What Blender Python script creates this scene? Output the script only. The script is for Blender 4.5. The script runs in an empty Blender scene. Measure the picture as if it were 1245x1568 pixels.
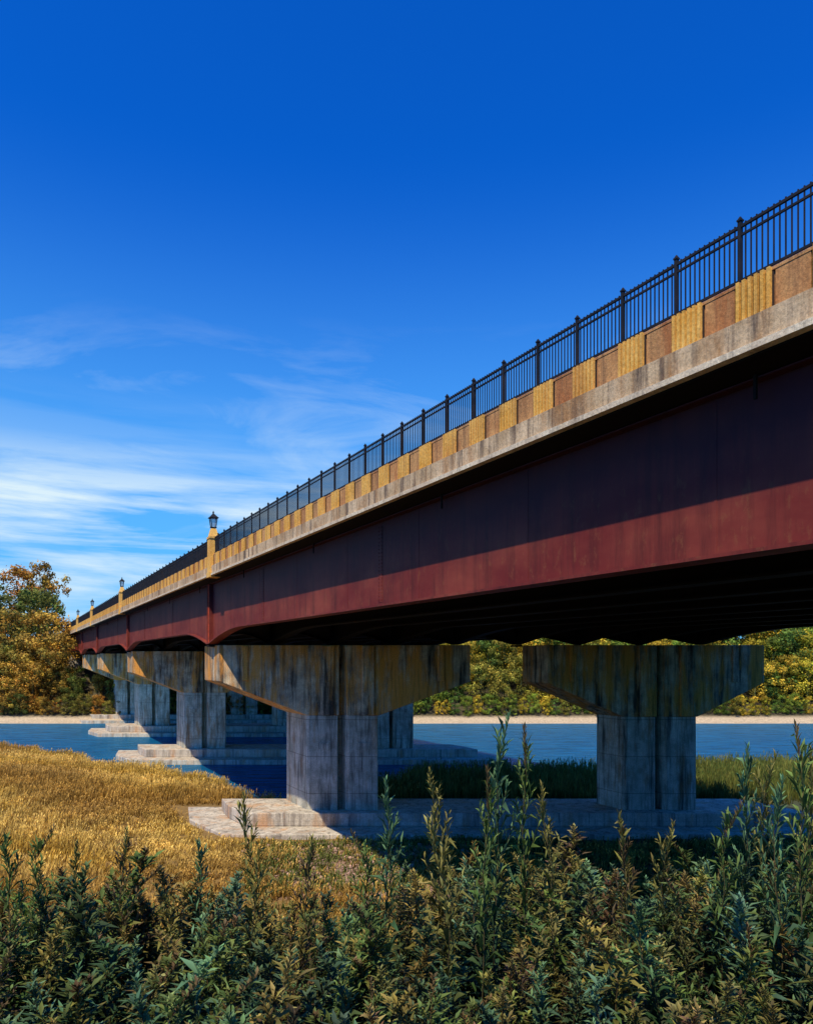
import bpy, math, random
import numpy as np
from mathutils import Vector, Matrix
random.seed(7); rng=np.random.default_rng(7)
CZ=11.8
scene=bpy.context.scene
scene.view_settings.view_transform='Standard'
scene.view_settings.look='None'
scene.view_settings.exposure=0
# ------------------------------------------------------------------ helpers
def link(ob,parent=None):
    scene.collection.objects.link(ob)
    if parent: ob.parent=parent
    return ob
def empty(name):
    e=bpy.data.objects.new(name,None); return link(e)
class MB:
    def __init__(s): s.v=[];s.f=[];s.m=[]
    def add(s,vs,fs,mi=0):
        o=len(s.v); s.v+= [tuple(p) for p in vs]
        for f in fs: s.f.append(tuple(i+o for i in f)); s.m.append(mi)
    def hexa(s,p,mi=0):
        s.add(p,[(3,2,1,0),(4,5,6,7),(0,1,5,4),(1,2,6,5),(2,3,7,6),(3,0,4,7)],mi)
    def prism(s,poly,off,mi=0):
        n=len(poly); off=Vector(off)
        vs=[Vector(p) for p in poly]+[Vector(p)+off for p in poly]
        fs=[tuple(range(n-1,-1,-1)),tuple(range(n,2*n))]+[(i,(i+1)%n,(i+1)%n+n,i+n) for i in range(n)]
        s.add(vs,fs,mi)
    def obj(s,name,mats,parent=None,bevel=0,smooth=False):
        me=bpy.data.meshes.new(name); me.from_pydata(s.v,[],s.f)
        for m in mats: me.materials.append(m)
        me.polygons.foreach_set('material_index',s.m); me.update()
        import bmesh
        bm=bmesh.new(); bm.from_mesh(me); bmesh.ops.recalc_face_normals(bm,faces=bm.faces); bm.to_mesh(me); bm.free()
        ob=bpy.data.objects.new(name,me)
        if bevel:
            b=ob.modifiers.new('b','BEVEL'); b.width=bevel; b.segments=2; b.limit_method='ANGLE'
        return link(ob,parent)
def trimesh(name,V,F,C,mat,parent=None):
    me=bpy.data.meshes.new(name); n=len(V); m=len(F)
    me.vertices.add(n); me.vertices.foreach_set('co',np.ascontiguousarray(V,dtype=np.float32).ravel())
    me.loops.add(3*m); me.loops.foreach_set('vertex_index',np.ascontiguousarray(F,dtype=np.int32).ravel())
    me.polygons.add(m); me.polygons.foreach_set('loop_start',np.arange(0,3*m,3,dtype=np.int32))
    me.polygons.foreach_set('loop_total',np.full(m,3,dtype=np.int32))
    me.update(calc_edges=True)
    a=me.color_attributes.new('Col','FLOAT_COLOR','POINT')
    a.data.foreach_set('color',np.concatenate([C,np.ones((n,1))],1).astype(np.float32).ravel())
    me.materials.append(mat)
    return link(bpy.data.objects.new(name,me),parent)
def scatter(name,variants,P,mat,parent=None):
    """P rows: variant,x,y,z,sxy,sz,rot,lean,leandir,cr,cg,cb"""
    Vs=[];Fs=[];Cs=[];o=0
    for vi,(V,F,C) in enumerate(variants):
        Q=P[P[:,0]==vi]
        if len(Q)==0: continue
        c,s=np.cos(Q[:,6]),np.sin(Q[:,6])
        x=V[None,:,0]*Q[:,4,None]; y=V[None,:,1]*Q[:,4,None]; z=V[None,:,2]*Q[:,5,None]
        X=x*c[:,None]-y*s[:,None]; Y=x*s[:,None]+y*c[:,None]
        X=X+z*(Q[:,7]*np.cos(Q[:,8]))[:,None]; Y=Y+z*(Q[:,7]*np.sin(Q[:,8]))[:,None]
        W=np.stack([X+Q[:,1,None],Y+Q[:,2,None],z+Q[:,3,None]],2)
        k=len(Q);n=len(V)
        Vs.append(W.reshape(-1,3))
        Fs.append((F[None]+(np.arange(k)*n)[:,None,None]).reshape(-1,3)+o)
        Cs.append((C[None]*Q[:,None,9:12]).reshape(-1,3)); o+=k*n
    return trimesh(name,np.concatenate(Vs),np.concatenate(Fs),np.concatenate(Cs),mat,parent)
# ------------------------------------------------------------------ materials
def newmat(name):
    m=bpy.data.materials.new(name); m.use_nodes=True; nt=m.node_tree
    return m,nt,nt.nodes['Principled BSDF']
def N(nt,t,**k):
    n=nt.nodes.new(t)
    for a,b in k.items(): setattr(n,a,b)
    return n
def noise(nt,vec,scale,detail=5,rough=.55,dist=0):
    n=N(nt,'ShaderNodeTexNoise'); n.inputs['Scale'].default_value=scale; n.inputs['Detail'].default_value=detail
    n.inputs['Roughness'].default_value=rough; n.inputs['Distortion'].default_value=dist
    nt.links.new(vec,n.inputs['Vector']); return n.outputs['Fac']
def mapping(nt,vec,sc,loc=(0,0,0)):
    n=N(nt,'ShaderNodeMapping'); n.inputs['Scale'].default_value=sc; n.inputs['Location'].default_value=loc
    nt.links.new(vec,n.inputs['Vector']); return n.outputs['Vector']
def ramp(nt,fac,a,b,ca=0,cb=1):
    n=N(nt,'ShaderNodeMapRange'); n.inputs['From Min'].default_value=a; n.inputs['From Max'].default_value=b
    n.inputs['To Min'].default_value=ca; n.inputs['To Max'].default_value=cb
    nt.links.new(fac,n.inputs['Value']); return n.outputs['Result']
def mix(nt,fac,a,b,mode='MIX'):
    n=N(nt,'ShaderNodeMix',data_type='RGBA',blend_type=mode)
    for i,v in ((0,fac),(6,a),(7,b)):
        if isinstance(v,(int,float)): n.inputs[i].default_value=v
        elif isinstance(v,tuple): n.inputs[i].default_value=(*v,1)
        else: nt.links.new(v,n.inputs[i])
    return n.outputs[2]
def math_(nt,op,a,b=None):
    n=N(nt,'ShaderNodeMath',operation=op)
    for i,v in enumerate((a,b)):
        if v is None: continue
        if isinstance(v,(int,float)): n.inputs[i].default_value=v
        else: nt.links.new(v,n.inputs[i])
    return n.outputs[0]
def bump(nt,h,strength,dist,bs):
    n=N(nt,'ShaderNodeBump'); n.inputs['Strength'].default_value=strength; n.inputs['Distance'].default_value=dist
    nt.links.new(h,n.inputs['Height']); nt.links.new(n.outputs[0],bs.inputs['Normal']); return n
def concrete(name,base,light,dark,rust,rustamt=(.56,.7),streak=(.45,.7),joint=0,rough=.9,fs=.6):
    m,nt,bs=newmat(name); pos=N(nt,'ShaderNodeNewGeometry').outputs['Position']
    blot=noise(nt,pos,.9,8,.65); c=mix(nt,ramp(nt,blot,.38,.62),base,light)
    st=noise(nt,mapping(nt,pos,(1.6,1.6,.13)),1.4,6,.65); c=mix(nt,ramp(nt,st,streak[0],streak[1],0,.9),c,dark)
    ru=noise(nt,mapping(nt,pos,(1,1,.22),(9,3,5)),.8,6,.7); c=mix(nt,ramp(nt,ru,rustamt[0],rustamt[1],0,.9),c,rust)
    st2=noise(nt,mapping(nt,pos,(5,5,.25),(2,7,1)),1.3,5,.7); c=mix(nt,ramp(nt,st2,.52,.68,0,fs),c,dark)
    fine=noise(nt,pos,14,6,.7); c=mix(nt,.6,c,mix(nt,ramp(nt,fine,.3,.7),(.45,.45,.45),(1.45,1.45,1.45)),'MULTIPLY')
    if joint:
        z=N(nt,'ShaderNodeSeparateXYZ'); nt.links.new(pos,z.inputs[0])
        fr=math_(nt,'FRACT',math_(nt,'DIVIDE',z.outputs[2],joint))
        l=math_(nt,'LESS_THAN',fr,.02); c=mix(nt,math_(nt,'MULTIPLY',l,.5),c,dark)
    nt.links.new(c,bs.inputs['Base Color']); bs.inputs['Roughness'].default_value=rough; bs.inputs['Specular IOR Level'].default_value=.25
    bump(nt,math_(nt,'ADD',fine,math_(nt,'MULTIPLY',blot,1.5)),.5,.03,bs)
    return m
M_pier=concrete('pier_concrete',(.38,.37,.27),(.66,.61,.46),(.055,.05,.04),(.36,.17,.05),(.54,.70),(.49,.66),2.55)
M_cap=concrete('cap_concrete',(.30,.24,.16),(.68,.55,.34),(.024,.02,.016),(.75,.31,.045),(.44,.58),(.47,.61))
M_plinth=concrete('plinth_concrete',(.44,.38,.29),(.66,.58,.45),(.10,.08,.07),(.56,.30,.13),(.50,.70),(.50,.70),.9)
M_flute=concrete('fluted_parapet',(.78,.40,.07),(.88,.52,.13),(.30,.15,.06),(.60,.25,.06),(.52,.70),(.54,.78),fs=.3)
M_smooth=concrete('panel_parapet',(.50,.23,.08),(.62,.33,.12),(.14,.07,.04),(.42,.14,.04),(.5,.65),(.48,.70),fs=.5)
M_fascia=concrete('fascia_concrete',(.52,.35,.18),(.72,.52,.30),(.09,.06,.045),(.38,.19,.07),(.5,.65),(.50,.64),fs=.5)
M_lip=concrete('fascia_lip',(.66,.50,.32),(.80,.66,.44),(.2,.15,.1),(.4,.25,.1),(.6,.8),(.5,.75),fs=.3)
M_asph=concrete('asphalt',(.05,.05,.05),(.06,.06,.06),(.03,.03,.03),(.05,.05,.05))
m,nt,bs=newmat('girder_steel'); M_steel=m
pos=N(nt,'ShaderNodeNewGeometry').outputs['Position']
c=mix(nt,ramp(nt,noise(nt,mapping(nt,pos,(.5,.5,1.2)),.5,6,.6),.35,.7),(.16,.022,.018),(.27,.058,.034))
c=mix(nt,ramp(nt,noise(nt,mapping(nt,pos,(2,2,.2),(4,4,4)),.9,6,.7),.48,.72,0,.8),c,(.065,.016,.013))
c=mix(nt,ramp(nt,noise(nt,mapping(nt,pos,(1,1,.5)),4,7,.75),.55,.70,0,.5),c,(.26,.10,.04))
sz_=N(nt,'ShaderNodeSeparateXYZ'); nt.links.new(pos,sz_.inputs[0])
web_shade=ramp(nt,math_(nt,'ADD',sz_.outputs[2],math_(nt,'MULTIPLY',noise(nt,mapping(nt,pos,(1,1,.2)),.7,5,.6),2.)),CZ+4.0,CZ+5.6,0,.8)
c=mix(nt,web_shade,c,(.024,.009,.018))  # shade below the deck overhang, painted into the upper web colour
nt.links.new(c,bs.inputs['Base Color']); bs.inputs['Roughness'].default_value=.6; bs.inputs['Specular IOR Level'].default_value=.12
bump(nt,noise(nt,pos,.8,3),.25,.05,bs)
m,nt,bs=newmat('underdeck_shade'); M_dark=m; bs.inputs['Base Color'].default_value=(.010,.008,.008,1); bs.inputs['Roughness'].default_value=.8; bs.inputs['Specular IOR Level'].default_value=.1  # near-black: under-deck shade painted into soffit, slab, inner girders and bracing
m,nt,bs=newmat('groove_backing'); M_groove=m; bs.inputs['Base Color'].default_value=(.035,.016,.009,1); bs.inputs['Roughness'].default_value=.9  # dark brown backing behind the ribs, deepens groove contrast
m,nt,bs=newmat('stiffener_red'); M_red=m
pos=N(nt,'ShaderNodeNewGeometry').outputs['Position']
nt.links.new(mix(nt,ramp(nt,noise(nt,pos,3),.4,.65),(.64,.09,.03),(.30,.045,.025)),bs.inputs['Base Color']); bs.inputs['Roughness'].default_value=.6
m,nt,bs=newmat('railing_paint'); M_rail=m
pos=N(nt,'ShaderNodeNewGeometry').outputs['Position']
nt.links.new(mix(nt,ramp(nt,noise(nt,pos,2.5),.4,.7),(.008,.010,.014),(.024,.02,.02)),bs.inputs['Base Color']); bs.inputs['Roughness'].default_value=.7; bs.inputs['Specular IOR Level'].default_value=.25
m,nt,bs=newmat('lantern_glass'); M_glass=m; bs.inputs['Base Color'].default_value=(.45,.5,.5,1); bs.inputs['Roughness'].default_value=.2; bs.inputs['Alpha'].default_value=.45
def foliage(name,trans=.3,var=.5,sc=4):
    m,nt,bs=newmat(name); a=N(nt,'ShaderNodeAttribute',attribute_name='Col').outputs['Color']
    pos=N(nt,'ShaderNodeNewGeometry').outputs['Position']
    c=mix(nt,var,a,mix(nt,ramp(nt,noise(nt,pos,sc,4),.3,.7),(.5,.5,.5),(1.5,1.5,1.5)),'MULTIPLY')
    nt.links.new(c,bs.inputs['Base Color']); bs.inputs['Roughness'].default_value=.65; bs.inputs['Specular IOR Level'].default_value=.15
    t=N(nt,'ShaderNodeBsdfTranslucent'); nt.links.new(c,t.inputs['Color'])
    mx=N(nt,'ShaderNodeMixShader'); mx.inputs[0].default_value=trans
    nt.links.new(bs.outputs[0],mx.inputs[1]); nt.links.new(t.outputs[0],mx.inputs[2])
    nt.links.new(mx.outputs[0],nt.nodes['Material Output'].inputs['Surface']); return m
M_weed=foliage('weed_leaf',.2,.6,3); M_tree=foliage('tree_leaf',.2,.6,.6); M_reed=foliage('reed_blade',.25,.6,.35)
m,nt,bs=newmat('ground_soil'); M_ground=m
a=N(nt,'ShaderNodeAttribute',attribute_name='Col').outputs['Color']; pos=N(nt,'ShaderNodeNewGeometry').outputs['Position']
f=noise(nt,pos,3,8,.7)
nt.links.new(mix(nt,.8,a,mix(nt,ramp(nt,f,.3,.7),(.4,.4,.4),(1.5,1.5,1.5)),'MULTIPLY'),bs.inputs['Base Color']); bs.inputs['Roughness'].default_value=.95
bump(nt,f,.6,.15,bs)
m,nt,bs=newmat('river_water'); M_water=m; nt.nodes.remove(bs)
pos=N(nt,'ShaderNodeNewGeometry').outputs['Position']
w=noise(nt,mapping(nt,pos,(.5,1.6,1)),.9,6,.65,.3)
w2=noise(nt,mapping(nt,pos,(.30,2.2,1)),.6,8,.75)
df=N(nt,'ShaderNodeBsdfDiffuse'); gl=N(nt,'ShaderNodeBsdfGlossy'); gl.inputs['Roughness'].default_value=.12; gl.inputs['Color'].default_value=(.5,.85,1,1)
nt.links.new(mix(nt,ramp(nt,w2,.38,.62),(.0,.05,.13),(.008,.15,.33)),df.inputs['Color'])
bn=N(nt,'ShaderNodeBump'); bn.inputs['Strength'].default_value=.8; bn.inputs['Distance'].default_value=.25; nt.links.new(w,bn.inputs['Height'])
nt.links.new(bn.outputs[0],gl.inputs['Normal']); nt.links.new(bn.outputs[0],df.inputs['Normal'])
mx=N(nt,'ShaderNodeMixShader'); mx.inputs[0].default_value=.30
nt.links.new(df.outputs[0],mx.inputs[1]); nt.links.new(gl.outputs[0],mx.inputs[2]); nt.links.new(mx.outputs[0],nt.nodes['Material Output'].inputs['Surface'])
# ------------------------------------------------------------------ sky + sun
az=math.radians(68); tz=1.80*(math.cos(az)+.5396*math.sin(az))
L=Vector((math.cos(az),math.sin(az),-tz)).normalized(); el=math.asin(-L.z)
sd=bpy.data.lights.new('sun','SUN'); sd.energy=5.0; sd.angle=math.radians(.5); sd.color=(1,.89,.68)
so=link(bpy.data.objects.new('sun',sd)); so.rotation_euler=L.to_track_quat('-Z','Y').to_euler(); so.location=(-30,-60,90)
w=bpy.data.worlds.new('World'); scene.world=w; w.use_nodes=True; nt=w.node_tree; bg=nt.nodes['Background']
sky=N(nt,'ShaderNodeTexSky',sky_type='NISHITA'); sky.sun_disc=False; sky.sun_elevation=el; sky.sun_rotation=math.atan2(-L.x,-L.y)%(2*math.pi)
sky.air_density=1.0; sky.dust_density=.3; sky.ozone_density=3
hs=N(nt,'ShaderNodeHueSaturation'); hs.inputs['Saturation'].default_value=1.2; hs.inputs['Value'].default_value=1.0
nt.links.new(sky.outputs[0],hs.inputs['Color'])
tint=mix(nt,1.0,hs.outputs[0],(.05,.88,2.05),'MULTIPLY')
tc=N(nt,'ShaderNodeTexCoord').outputs['Generated']
sp=N(nt,'ShaderNodeSeparateXYZ'); nt.links.new(tc,sp.inputs[0])
n1=noise(nt,mapping(nt,tc,(1.6,1.6,17),(.3,.2,.1)),1.5,9,.6,.3)
n2=noise(nt,mapping(nt,tc,(2.2,3,9),(5.1,1.2,.7)),1.5,8,.6,.7)
cr=N(nt,'ShaderNodeValToRGB'); e=cr.color_ramp.elements
e[0].position=0;e[0].color=(.3,.3,.3,1); e[1].position=.08;e[1].color=(.6,.6,.6,1)
for p,v in ((.12,1),(.19,1),(.235,.5),(.27,.12),(.33,0)):
    q=e.new(p); q.color=(v,v,v,1)
nt.links.new(sp.outputs[2],cr.inputs[0])
left=ramp(nt,sp.outputs[0],.35,-.3,.3,1); front=ramp(nt,sp.outputs[1],-.1,.6,.1,1)
band=math_(nt,'MULTIPLY',math_(nt,'MULTIPLY',ramp(nt,n1,.36,.58),cr.outputs[0]),left)
wis=math_(nt,'MULTIPLY',ramp(nt,n2,.50,.75,0,.30),ramp(nt,sp.outputs[2],.42,.33))
cl=math_(nt,'MULTIPLY',math_(nt,'MINIMUM',math_(nt,'ADD',band,wis),.95),front)
hz=N(nt,'ShaderNodeMapRange',interpolation_type='SMOOTHSTEP')
hz.inputs['From Min'].default_value=.58; hz.inputs['From Max'].default_value=.04; hz.inputs['To Max'].default_value=.80
nt.links.new(sp.outputs[2],hz.inputs['Value'])
hazy=mix(nt,math_(nt,'MULTIPLY',hz.outputs[0],front),tint,(1.5,5.4,9.4))
col=mix(nt,cl,hazy,(7.4,9.0,9.8))
nt.links.new(col,bg.inputs['Color']); bg.inputs['Strength'].default_value=.10
# ------------------------------------------------------------------ terrain
def sstep(t): t=np.clip(t,0,1); return t*t*(3-2*t)
BX=[-400,-90,-55,-35,-22,-17,-12,-6,2,20,40,80,400]; BY=[112,106,99,85,74,69,60,61,75,77,82,90,110]
def wob(X,Y): return np.sin(X*.31+Y*.17)*.5+np.sin(X*.11-Y*.23+1.3)*.5
def height(X,Y):
    X=np.asarray(X,float);Y=np.asarray(Y,float)
    B=np.interp(X,BX,BY)+.8*np.sin(X*.9)+.6*np.sin(X*2.1)
    t=np.clip((Y-5.2-.5*np.sin(X*.7))/26,0,1)
    bank=9.5*(1-t)**1.15
    low=.28+.1*wob(X*3,Y*3)-1.9*sstep((Y-B)/4+.3)
    near=np.where(t<1,np.maximum(bank+low*t,low),low)
    far=np.interp(Y,[125,137.5,141,150,165,190,230,3500],[-1.5,0,1.2,5,10,17,18,18])+np.where(Y>145,wob(X*.2,Y*.2)*.9,0)
    near=np.where(Y>125,-1.5,near)
    return np.where(Y>125,far,near)
xs=np.concatenate([np.linspace(-2500,-200,14),np.arange(-190,190,1.6),np.linspace(200,2500,14)])
ys=np.concatenate([np.linspace(-500,-20,10),np.arange(-15,60,.8),np.arange(60,200,1.4),np.linspace(205,3400,20)])
GX,GY=np.meshgrid(xs,ys); GZ=height(GX,GY)+rng.normal(0,.03,GX.shape)
nx,ny=len(xs),len(ys); idx=np.arange(nx*ny).reshape(ny,nx)
a,b,c_,d_=idx[:-1,:-1].ravel(),idx[:-1,1:].ravel(),idx[1:,1:].ravel(),idx[1:,:-1].ravel()
F=np.concatenate([np.stack([a,b,c_],1),np.stack([a,c_,d_],1)])
C=np.zeros((ny,nx,3)); C[:]=(.04,.05,.022)
marsh=(GY>26)&(GY<120); C[marsh]=(.24,.14,.035)
C[(GY>26)&(GX>-2)]=(.05,.06,.025)
rk=(GY>36)&(GY<47)&(GX>-7)&(GX<4); C[rk]=(.34,.20,.14)
C[(GY>120)]=(.52,.40,.25); C[GY>141.0]=(.07,.055,.025)
C[(GZ<.1)&(GY<120)]=(.09,.06,.035)
trimesh('ground_terrain',np.stack([GX,GY,GZ],2).reshape(-1,3),F,C.reshape(-1,3),M_ground)
mb=MB(); mb.add([(-2500,20,0),(2500,20,0),(2500,150,0),(-2500,150,0)],[(0,1,2,3)]); mb.obj('river_water',[M_water])
# ------------------------------------------------------------------ bridge
DH=Vector((-.4749,.8801,0)); NH=Vector((.8801,.4749,0)); E0=Vector((13.29,0,CZ)); W=32.5
S0,S1=-24.,200.
PY=[52.4,88.,118.,142.]
LY=[48.7,87.5,118.,142.]
def P(s,w,z): return E0+DH*s+NH*w+Vector((0,0,z))
def sbox(mb,s0,s1,w0,w1,z0,z1,mi=0):
    mb.hexa([P(s0,w0,z0),P(s1,w0,z0),P(s1,w1,z0),P(s0,w1,z0),P(s0,w0,z1),P(s1,w0,z1),P(s1,w1,z1),P(s0,w1,z1)],mi)
def spier(Y,w): return (Y-w*.4749)/.8801
bridge=empty('highway_bridge')
def extr(mb,prof,mi=0,mirror=False):
    pts=[P(S0,(W-w if mirror else w),z) for w,z in prof]; mb.prism(pts,DH*(S1-S0),mi)
mb=MB()
for mir in (False,True):
    extr(mb,[(-.02,6.15),(-.02,5.66),(.40,5.66),(.40,6.15)],0,mir)
    extr(mb,[(-.02,5.657),(-.08,5.64),(-.08,5.52),(.12,5.52),(.12,5.657)],1,mir)
    extr(mb,[(.123,5.657),(.123,5.48),(.9,5.40),(.9,5.657)],2,mir)  # overhang soffit, its shade painted in as near-black
    extr(mb,[(.403,5.66),(.9,5.66),(.9,6.1),(.403,6.1)],2,mir)
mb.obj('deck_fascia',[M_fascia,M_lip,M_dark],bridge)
mb=MB(); sbox(mb,S0,S1,.903,W-.903,5.40,6.0); sbox(mb,S0,S1,.903,W-.903,6.004,6.08,1)
mb.obj('deck_slab',[M_dark,M_asph],bridge)
mb=MB(); BAY=1.477
i0=int(S0/BAY)+1; i1=int(S1/BAY)-1; SOFF=.62
def post_s(i): return i*BAY+SOFF
for mir in (False,True):
    def ww(w): return W-w if mir else w
    def bx(s0,s1,w0,w1,z0,z1,mi): sbox(mb,s0,s1,min(ww(w0),ww(w1)),max(ww(w0),ww(w1)),z0,z1,mi)
    bx(S0,S1,.13,.42,6.153,6.84,1)
    bx(S0,S1,.09,.45,6.843,6.90,1)
    for i in range(i0,i1):
        s=post_s(i)
        bx(s-.745,s+.02,.10,.128,6.16,6.84,2)
        for k in range(6):
            a=s-.725+k*.124
            bx(a,a+.066,.02,.087,6.154,6.895,0)
        bx(s-1.43,s-.785,.10,.128,6.20,6.838,1)
mb.obj('parapet',[M_flute,M_smooth,M_groove],bridge)
mb=MB()
for mir in (False,True):
    w0=.2 if not mir else W-.2
    for z,h,t in ((7.0,.045,.04),(7.84,.04,.04),(8.0,.05,.05)):
        sbox(mb,S0,S1,w0-t/2,w0+t/2,z-h/2,z+h/2)
    for i in range(i0,i1):
        s=post_s(i)
        sbox(mb,s-.032,s+.032,w0-.036,w0+.036,6.901,8.10)
        sbox(mb,s-.045,s+.045,w0-.05,w0+.05,8.10,8.13)
        mb.hexa([P(s-.04,w0-.04,8.13),P(s+.04,w0-.04,8.13),P(s+.04,w0+.04,8.13),P(s-.04,w0+.04,8.13),P(s-.01,w0-.01,8.19),P(s+.01,w0-.01,8.19),P(s+.01,w0+.01,8.19),P(s-.01,w0+.01,8.19)])
        for k in range(1,13):
            a=s+k*BAY/13
            sbox(mb,a-.011,a+.011,w0-.011,w0+.011,7.02,8.06)
mb.obj('railing',[M_rail],bridge)
def zb(Y):
    a=min(abs(Y-y) for y in PY+[0.]); return 2.12-(.98*(1-a/7.)**1.7 if a<7 else 0)
mb=MB(); gw=[1.05+i*(30.4/8) for i in range(9)]
for gi,w in enumerate(gw):
    mi=0 if gi==0 else 1  # outer girder keeps the red paint, inner ones get the painted shade
    ss=np.arange(S0,S1-1,.7)
    for a,b in zip(ss[:-1],ss[1:]):
        za=zb(a*.8801+w*.4749); zc=zb(b*.8801+w*.4749)
        for (w0,w1,da,db,top) in ((w-.02,w+.02,0,0,5.34),(w-.33,w+.33,-.075,0,None)):
            ta=za if top is None else top; tb=zc if top is None else top
            mb.hexa([P(a,w0,za+da),P(b,w0,zc+da),P(b,w1,zc+da),P(a,w1,za+da),P(a,w0,ta),P(b,w0,tb),P(b,w1,tb),P(a,w1,ta)],mi)
    sbox(mb,S0,S1-1,w-.25,w+.25,5.343,5.378,mi)
    for Y in PY:
        s=spier(Y,w); z=zb(Y)
        for ds in (-.35,0,.35) if gi==0 else (0,):
            sbox(mb,s+ds-.025,s+ds+.025,w-.27,w-.021,z+.002,5.34,2 if gi==0 and ds==0 else mi)
        sbox(mb,s-.3,s+.3,w-.3,w+.3,z-.2,z-.077,1)
    for s in np.arange(S0+2,S1-2,3.5):
        Y=s*.8801+w*.4749
        sbox(mb,s-.01,s+.01,w+.021,w+.2,zb(Y)+.25,5.34,mi)
for s in (32.0,47.0,73,88,110,3.5):
    w=gw[0]; z=zb(s*.8801+w*.4749)
    sbox(mb,s-.16,s+.16,w-.034,w-.0205,z+.12,5.2,0)
    for dz in np.arange(z+.2,5.15,.14):
        for ds in (-.11,.11):
            sbox(mb,s+ds-.02,s+ds+.02,w-.058,w-.0345,dz,dz+.04,0)
for s in np.arange(-2,190,6.2):
    Y=s*.8801+gw[0]*.4749
    sbox(mb,s-.03,s+.03,gw[0]-.027,gw[0]-.0205,zb(Y)+.05,5.3,0)
for s in np.arange(4,190,11.5):
    sbox(mb,s-.03,s+.03,gw[0]-.3,gw[0]-.25,4.95,5.44,1)
for s in np.arange(S0+4,S1-4,7.7):
    for a,b in zip(gw[:-1],gw[1:]):
        for z in (2.9,4.9): sbox(mb,s-.06,s+.06,a+.021,b-.021,z,z+.14,1)
        mb.hexa([P(s-.05,a+.021,2.9),P(s+.05,a+.021,2.9),P(s+.05,b-.021,4.8),P(s-.05,b-.021,4.8),P(s-.05,a+.021,3.02),P(s+.05,a+.021,3.02),P(s+.05,b-.021,4.92),P(s-.05,b-.021,4.92)],1)
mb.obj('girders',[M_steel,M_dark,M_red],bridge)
YR=51.0; k=YR/1132
DV=Vector((-.5396,1,0)); ZP=1.45
def pier(Yc):
    Yf=Yc-1.4
    x0=13.29-.5396*Yf
    ref=13.29-.5396*YR
    def Q(px,py,y=0.):
        return Vector((x0+((px-622)*k-ref)-.5396*y, Yf+y, CZ+(1011-py)*k))
    mbc=MB(); mbs=MB(); mbp=MB()
    for (a,b,c0,c1,ya,yb,TH) in ((336,720,470,580,1044,1096,3.9),(838,1170,955,1068,1046,1098,2.5)):
        off=DV*TH
        mid0=(c0+c1)/2-6; mid1=mid0+12
        mbc.prism([Q(a,988),Q(mid0,988),Q(mid0,yb),Q(c0,yb),Q(a,ya)],off)
        mbc.prism([Q(mid1,988),Q(b,988),Q(b,ya),Q(c1,yb),Q(mid1,yb)],off)
        mbc.prism([Q(mid0+.1,989,.6),Q(mid1-.1,989,.6),Q(mid1-.1,yb,.6),Q(mid0+.1,yb,.6)],DV*(TH-1.2))
        for px in (c0+22,mid1+22):
            mbc.prism([Q(px,989,-.16),Q(px+18,989,-.16),Q(px+18,yb-.4,-.16),Q(px,yb-.4,-.16)],DV*.157)
        for px in (a+34,b-50):
            mbc.prism([Q(px,989,-.09),Q(px+9,989,-.09),Q(px+9,ya-1,-.09),Q(px,ya-1,-.09)],DV*.087)
        z1=1011+(CZ-ZP)/k
        for p0,p1 in ((c0,mid0),(mid1,c1)):
            ch=3
            base=[(p0+ch,0),(p1-ch,0),(p1,ch*k*1.2),(p1,TH-.15),(p1-ch,TH),(p0+ch,TH),(p0,TH-.15),(p0,ch*k*1.2)]
            bot=[Q(x,z1,y) for x,y in base]; h=(z1-yb-.1)*k
            mbs.prism(bot,(0,0,h))
        mbs.prism([Q(mid0+.1,yb+.1,.9),Q(mid1-.1,yb+.1,.9),Q(mid1-.1,z1,.9),Q(mid0+.1,z1,.9)],DV*(TH-1.6))
        for p0,p1 in ((c0,mid0),(mid1,c1)):
            mbs.prism([Q(p0+17,1138,-.05),Q(p0+33,1138,-.05),Q(p0+33,1147,-.05),Q(p0+17,1147,-.05)],DV*.048)
    def slab(px0,px1,yf,yb_,zt,zb_,nose):
        X0=Q(px0,0).x; X1=Q(px1,0).x
        def R(X,y): return Vector((X-.5396*y,Yf+y,zb_))
        poly=[R(X0,yf),R(X1,yf),R(X1+nose,(yf+yb_)/2),R(X1,yb_),R(X0,yb_),R(X0-nose,(yf+yb_)/2)]
        mbp.prism(poly,(0,0,zt-zb_))
    slab(366,1218,-1.1,4.2,ZP,.56,.3)
    slab(318,1262,-3.4,5.6,.557,-1.5,1.0)
    mbc.obj('pier_cap',[M_cap],bridge,.05); mbs.obj('pier_shafts',[M_pier],bridge); mbp.obj('pier_plinth',[M_plinth],bridge,.06)
for y in PY: pier(y)
mb=MB()
for sa,sb,z0 in ((S0-2,-2.,-6),(186.,S1+3,-12)):
    sbox(mb,sa,sb,.6,W-.6,z0,1.0,0)
    sbox(mb,*((sa,sa+1.5) if sa<0 else (sb-1.5,sb)),.6,W-.6,1.003,5.35,0)
mb.obj('abutment',[M_plinth],bridge,.05)
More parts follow.
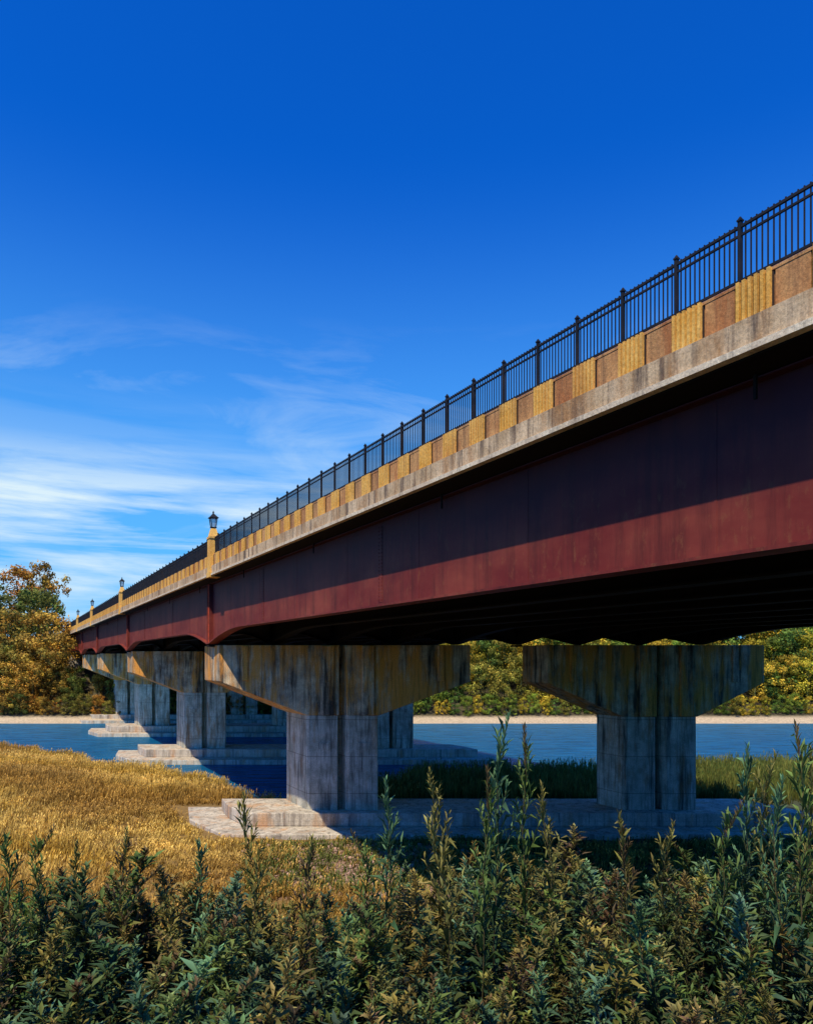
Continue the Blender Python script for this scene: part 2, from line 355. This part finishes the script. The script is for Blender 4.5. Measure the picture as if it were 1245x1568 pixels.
# ------------------------------------------------------------------ lantern pillars
def lamp(s):
    mb=MB(); w0,w1=-.12,.5
    sbox(mb,s-.42,s+.42,w0-.04,w1+.04,5.42,5.75,0)
    def taper(z0,z1,h0,h1,g0,g1,mi):
        c=(w0+w1)/2
        mb.hexa([P(s-h0,c-g0,z0),P(s+h0,c-g0,z0),P(s+h0,c+g0,z0),P(s-h0,c+g0,z0),P(s-h1,c-g1,z1),P(s+h1,c-g1,z1),P(s+h1,c+g1,z1),P(s-h1,c+g1,z1)],mi)
    taper(5.753,7.95,.37,.35,.31,.30,0); taper(7.953,8.08,.40,.40,.34,.34,0); taper(8.083,8.62,.33,.17,.28,.16,0)
    taper(8.623,8.68,.1,.1,.1,.1,1)
    taper(8.683,8.72,.19,.19,.19,.19,1)
    c=(w0+w1)/2
    taper(8.73,9.3,.13,.20,.13,.20,2)
    for a,b in ((-1,-1),(1,-1),(1,1),(-1,1)):
        mb.hexa([P(s+a*.14+dx,c+b*.14+dy,8.72) for dx,dy in((-.022,-.022),(.022,-.022),(.022,.022),(-.022,.022))]+[P(s+a*.215+dx,c+b*.215+dy,9.31) for dx,dy in((-.022,-.022),(.022,-.022),(.022,.022),(-.022,.022))],1)
    taper(9.313,9.36,.29,.29,.29,.29,1); taper(9.363,9.6,.26,.06,.26,.06,1); taper(9.603,9.7,.03,.05,.03,.05,1); taper(9.703,9.82,.05,.005,.05,.005,1)
    mb.obj('street_lamp',[M_flute,M_rail,M_glass])
for y in LY: lamp(spier(y,0)-.3)
# ------------------------------------------------------------------ plants
class TB:
    def __init__(s): s.V=[];s.F=[];s.C=[]
    def tri(s,pts,fs,col):
        o=len(s.V); s.V+=[tuple(p) for p in pts]; s.F+=[tuple(i+o for i in f) for f in fs]
        s.C+= col if isinstance(col,list) else [col]*len(pts)
    def tube(s,p0,p1,r0,r1,col,n=4):
        d=(p1-p0).normalized(); u=d.orthogonal().normalized(); v=d.cross(u)
        pts=[p0+(u*math.cos(t)+v*math.sin(t))*r0 for t in [2*math.pi*i/n for i in range(n)]]+[p1+(u*math.cos(t)+v*math.sin(t))*r1 for t in [2*math.pi*i/n for i in range(n)]]
        fs=[]
        for i in range(n): j=(i+1)%n; fs+=[(i,j,j+n),(i,j+n,i+n)]
        s.tri(pts,fs,col)
    def leaf(s,b,d,l,wd,col,droop=.35):
        d=d.normalized(); side=d.cross(Vector((0,0,1)))
        side=side.normalized() if side.length>.05 else Vector((1,0,0))
        side=(side+Vector((0,0,random.uniform(-.5,.5)))).normalized(); up=side.cross(d)
        m=b+d*l*.45; t=b+d*l*.95-Vector((0,0,l*droop))
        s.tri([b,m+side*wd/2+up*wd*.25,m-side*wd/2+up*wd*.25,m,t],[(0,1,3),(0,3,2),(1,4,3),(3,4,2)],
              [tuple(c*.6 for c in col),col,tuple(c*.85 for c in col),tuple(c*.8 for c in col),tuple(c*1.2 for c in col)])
    def out(s): return np.array(s.V,float),np.array(s.F,int),np.array(s.C,float)
def jit(c,a=.4):
    k=random.uniform(1-a,1+a); return (c[0]*k*random.uniform(.9,1.1),c[1]*k,c[2]*k*random.uniform(.85,1.15))
def weed(kind):
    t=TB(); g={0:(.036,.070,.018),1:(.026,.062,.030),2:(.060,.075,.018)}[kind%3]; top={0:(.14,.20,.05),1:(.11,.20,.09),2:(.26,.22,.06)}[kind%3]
    bend=[Vector((random.uniform(-.06,.06)*i*i/25,random.uniform(-.06,.06)*i*i/25,i/6)) for i in range(7)]
    for i in range(6): t.tube(bend[i],bend[i+1],.006*(1-i/8),.006*(1-(i+1)/8),(.11,.08,.04),3)
    def at(h):
        i=min(5,int(h*6)); f=h*6-i; return bend[i].lerp(bend[i+1],f)
    n=54
    for i in range(n):
        h=.12+.84*i/n; ph=i*2.4+random.uniform(-.4,.4)
        l=.23*(1-.60*h)*random.uniform(.7,1.3); up=random.uniform(.3,1.1)+(.5 if h>.75 else 0)
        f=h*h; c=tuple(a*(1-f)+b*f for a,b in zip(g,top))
        t.leaf(at(h),Vector((math.cos(ph),math.sin(ph),up)),l,l*.2,jit(c),random.uniform(.1,.45))
    for i in range(10):
        h=.42+.52*i/10; ph=i*2.0+random.random(); l=.26*(1.12-h)*random.uniform(.7,1.3)
        d=Vector((math.cos(ph),math.sin(ph),1.5)).normalized(); b=at(h); e=b+d*l
        t.tube(b,e,.003,.0015,(.08,.08,.035),3)
        for j in range(8):
            q=b.lerp(e,(j+2)/9.); ph2=j*2.4
            t.leaf(q,d*.8+Vector((math.cos(ph2),math.sin(ph2),.3))*.8,.07*random.uniform(.7,1.5),.018,jit(top if kind!=5 else (.12,.075,.035)),.15)
    for i in range(26):
        h=.86+.15*i/26; ph=i*2.4
        t.leaf(at(min(h,.999))+Vector((0,0,max(0,h-1))),Vector((math.cos(ph),math.sin(ph),1.4)),.045,.016,jit(top if kind%3 else (.15,.10,.04)),.05)
    return t.out()
wv=[weed(i) for i in range(9)]
n=920
Y=1.7+5.0*rng.random(n)**.85; X=(rng.random(n)*2-1)*(.6*Y+1.6)
Z=height(X,Y)
hh=(.58+.32*rng.random(n)+.10*np.sin(X*1.7+Y)); tall=rng.random(n)<.08; hh=np.where(tall,hh*1.25,hh)
k_=rng.uniform(.5,1.3,n)
Pm=np.stack([rng.integers(0,9,n).astype(float),X,Y,Z-.03,hh*rng.uniform(1.,1.4,n),hh,rng.random(n)*6.28,rng.random(n)*.25,rng.random(n)*6.28,k_*rng.uniform(.85,1.2,n),k_,k_*rng.uniform(.8,1.2,n)],1)
ex=[]
for px,py,yy in ((752,1098,4.6),(803,1120,4.8),(592,1200,4.5),(672,1182,5.2),(380,1218,4.4),(735,1185,4.2),(850,1210,4.6),(475,1290,4.2),(190,1275,4.4),(60,1275,4.5),(15,1265,4.2),(120,1290,5),(310,1290,4.8),(1148,1150,4.6),(1168,1158,5),(1228,1120,4.2),(1240,1150,4.8),(1100,1230,4.4),(960,1250,4.3),(1020,1260,4.9),(690,1240,4.1),(560,1280,4.6),(1200,1200,4.0)):
    x=(px-622)/1132*yy; z=CZ+(1011-py)/1132*yy; g=float(height(x,yy)); h=z-g+.02
    ex.append([random.randrange(9),x,yy,g-.02,.7+h*.1,h,random.random()*6,random.random()*.05,random.random()*6,1.0,1.05,1.0])
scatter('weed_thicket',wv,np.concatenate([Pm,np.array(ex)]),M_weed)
def reed(seedhead):
    t=TB()
    for i in range(11):
        b=Vector((random.gauss(0,.22),random.gauss(0,.22),0)); h=random.uniform(.6,1.0); ph=random.random()*6.28
        d=Vector((math.cos(ph),math.sin(ph),0)); s_=Vector((-d.y,d.x,0)); wd=.026; ln=random.uniform(.05,.3)
        m=b+d*ln*.35+Vector((0,0,h*.6)); e=b+d*ln+Vector((0,0,h))
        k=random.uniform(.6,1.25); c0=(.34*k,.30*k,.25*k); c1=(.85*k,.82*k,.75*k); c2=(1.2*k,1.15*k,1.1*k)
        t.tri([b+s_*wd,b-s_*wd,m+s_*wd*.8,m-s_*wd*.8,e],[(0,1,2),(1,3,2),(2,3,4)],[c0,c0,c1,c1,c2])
        if seedhead and i%2==0:
            t.tri([e-Vector((0,0,.12)),e+s_*.04,e-s_*.04,e+d*.06+Vector((0,0,.13))],[(0,1,2),(1,3,2)],c2)
    return t.out()
rv=[reed(i%2) for i in range(6)]
def field(n,x0,x1,y0,y1,hfun,cfun,excl=True):
    X=rng.uniform(x0,x1,n); Y=rng.uniform(y0,y1,n); B=np.interp(X,BX,BY)+.8*np.sin(X*.9)+.6*np.sin(X*2.1)
    keep=(Y<B-.2)&(np.abs(X)<.62*Y+6)
    if excl:
        u=X+.5396*Y
        keep&=~((X<30)&(Y>46.8)&(Y<58.5)&(u>12.4)); keep&=~((Y>37+rng.normal(0,1,n))&(Y<=47)&(X>-7+rng.normal(0,.7,n)))
        keep&=~((Y>80)&(u>9.0)&(Y<98))
    X=X[keep];Y=Y[keep]; m=len(X); Z=height(X,Y); h=hfun(X,Y)*rng.uniform(.8,1.2,m); c=cfun(X,Y)
    return np.stack([rng.integers(0,6,m).astype(float),X,Y,Z-.05,np.full(m,1.)*rng.uniform(.8,1.3,m),h,rng.random(m)*6.28,rng.random(m)*.25,rng.normal(.5,.8,m),c[:,0],c[:,1],c[:,2]],1)
def gold(X,Y):
    f=.5+.5*np.sin(X*.25+Y*.5+np.sin(Y*.21+X*.1)*2); f=np.clip(f+rng.normal(0,.3,len(X)),0,1)[:,None]
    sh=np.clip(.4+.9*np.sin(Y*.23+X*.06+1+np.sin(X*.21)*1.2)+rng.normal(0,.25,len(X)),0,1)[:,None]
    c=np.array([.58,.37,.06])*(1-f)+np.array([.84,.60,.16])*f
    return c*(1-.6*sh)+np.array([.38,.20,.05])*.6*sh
def green(X,Y):
    f=rng.random(len(X))[:,None]; return np.array([.08,.14,.03])*(1-f)+np.array([.22,.22,.05])*f
def patch(X,Y):
    f=(rng.random(len(X))<np.clip((X+20)/14,.15,.9))[:,None]; return np.where(f,green(X,Y),gold(X,Y))
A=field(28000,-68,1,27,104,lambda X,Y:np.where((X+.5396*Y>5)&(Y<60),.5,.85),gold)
Bf=field(8000,-4,60,58.5,92,lambda X,Y:1.5+0*X,green)
Cf=field(4500,-24,24,6.5,34,lambda X,Y:.5+0*X,patch,False)
Df=field(2200,-9,26,36,47,lambda X,Y:.45+0*X,patch,False)
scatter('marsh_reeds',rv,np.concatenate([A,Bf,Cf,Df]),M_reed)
def rock():
    import bmesh
    bm=bmesh.new(); bmesh.ops.create_icosphere(bm,subdivisions=1,radius=1)
    for v in bm.verts: v.co*=random.uniform(.7,1.2); v.co.z*=.5
    bmesh.ops.triangulate(bm,faces=bm.faces)
    V=np.array([v.co[:] for v in bm.verts]); F=np.array([[v.index for v in f.verts] for f in bm.faces]); bm.free()
    return V,F,np.ones((len(V),3))
rk=[rock() for _ in range(5)]
n=600; X=rng.normal(-3.5,2.6,n); Y=rng.uniform(38,46.5,n)
sc=rng.uniform(.06,.26,n); cc=rng.uniform(.6,1.3,n)
scatter('riprap_stones',rk,np.stack([rng.integers(0,5,n).astype(float),X,Y,height(X,Y)+.02,sc,sc,rng.random(n)*6,0*X,0*X,.44*cc,.27*cc,.20*cc],1),M_ground)
# ------------------------------------------------------------------ far trees
def tree(seed):
    random.seed(seed); t=TB()
    tr=(.35,.4,.9)
    pts=[Vector((0,0,0)),Vector((random.uniform(-.02,.02),random.uniform(-.02,.02),.35)),Vector((random.uniform(-.04,.04),random.uniform(-.04,.04),.75))]
    t.tube(pts[0],pts[1],.02,.014,tr,5); t.tube(pts[1],pts[2],.014,.006,tr,5)
    nc=46
    for i in range(nc):
        h=random.uniform(.12,.96); R=.33*math.sqrt(max(.06,1-((h-.5)/.53)**2)); ph=random.random()*6.28; r=R*math.sqrt(random.random())*random.uniform(.8,1.12)
        c=Vector((math.cos(ph)*r,math.sin(ph)*r,h))
        if i%3==0: t.tube(pts[0].lerp(pts[2],min(.95,h*.8)),c,.006,.002,tr,3)
        k=random.uniform(.5,1.4); yel=random.uniform(.85,1.25); cr_=random.uniform(.065,.115)
        for j in range(60):
            v=Vector((random.gauss(0,1),random.gauss(0,1),random.gauss(0,.75)))
            v=v.normalized()*cr_*random.random()**.4; q=c+v
            u=(v.normalized().cross(Vector((random.gauss(0,1),random.gauss(0,1),random.gauss(0,1))))+v*3).normalized(); u2=v.cross(u).normalized() if v.cross(u).length>1e-4 else u.orthogonal(); sz=random.uniform(.011,.022)
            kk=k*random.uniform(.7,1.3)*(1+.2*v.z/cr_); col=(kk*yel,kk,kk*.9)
            t.tri([q-u*sz,q+u2*sz*.7,q+u*sz,q-u2*sz*.7],[(0,1,2),(0,2,3)],col)
    return t.out()
tv=[tree(50+i) for i in range(6)]
rows=[]
pal_l=[(.46,.22,.035),(.30,.20,.035),(.12,.15,.03),(.50,.30,.045),(.10,.12,.03),(.24,.22,.04)]
pal_r=[(.46,.38,.035),(.20,.27,.035),(.56,.42,.045),(.12,.20,.035),(.28,.26,.04)]
for (Yr,h,sp) in ((141.3,3.8,1.9),(144,9.5,3.6),(149,12.5,4.3),(156,14,4.8),(165,16.5,5.5),(176,17,6.5),(190,17,8)):
    x=-170.
    while x<150:
        x+=sp*random.uniform(.7,1.3); y=Yr+random.uniform(-2,2)*(0.3 if Yr<143 else 1)
        hh_=h*random.uniform(.75,1.2)
        q=x+.5396*y
        if 10.5<q<52 and y<200:
            if y>150: continue
            hh_=min(hh_,6.5)
        pal=pal_l if x<-30 else pal_r
        c=random.choice(pal); kq=random.uniform(.7,1.2)
        rows.append([random.randrange(6),x,y,float(height(x,y))-.3,hh_*random.uniform(.9,1.3),hh_,random.random()*6,random.random()*.05,random.random()*6,c[0]*kq,c[1]*kq,c[2]*kq])
scatter('tree_line',tv,np.array(rows),M_tree)
# ------------------------------------------------------------------ camera
cd=bpy.data.cameras.new('camera'); cam=link(bpy.data.objects.new('camera',cd)); scene.camera=cam
cam.location=(0,0,CZ); cam.rotation_euler=(math.radians(90),0,0)
cd.sensor_fit='HORIZONTAL'; cd.sensor_width=36; cd.lens=36*1132/1245; cd.shift_y=227/1245
cd.clip_start=.1; cd.clip_end=6000
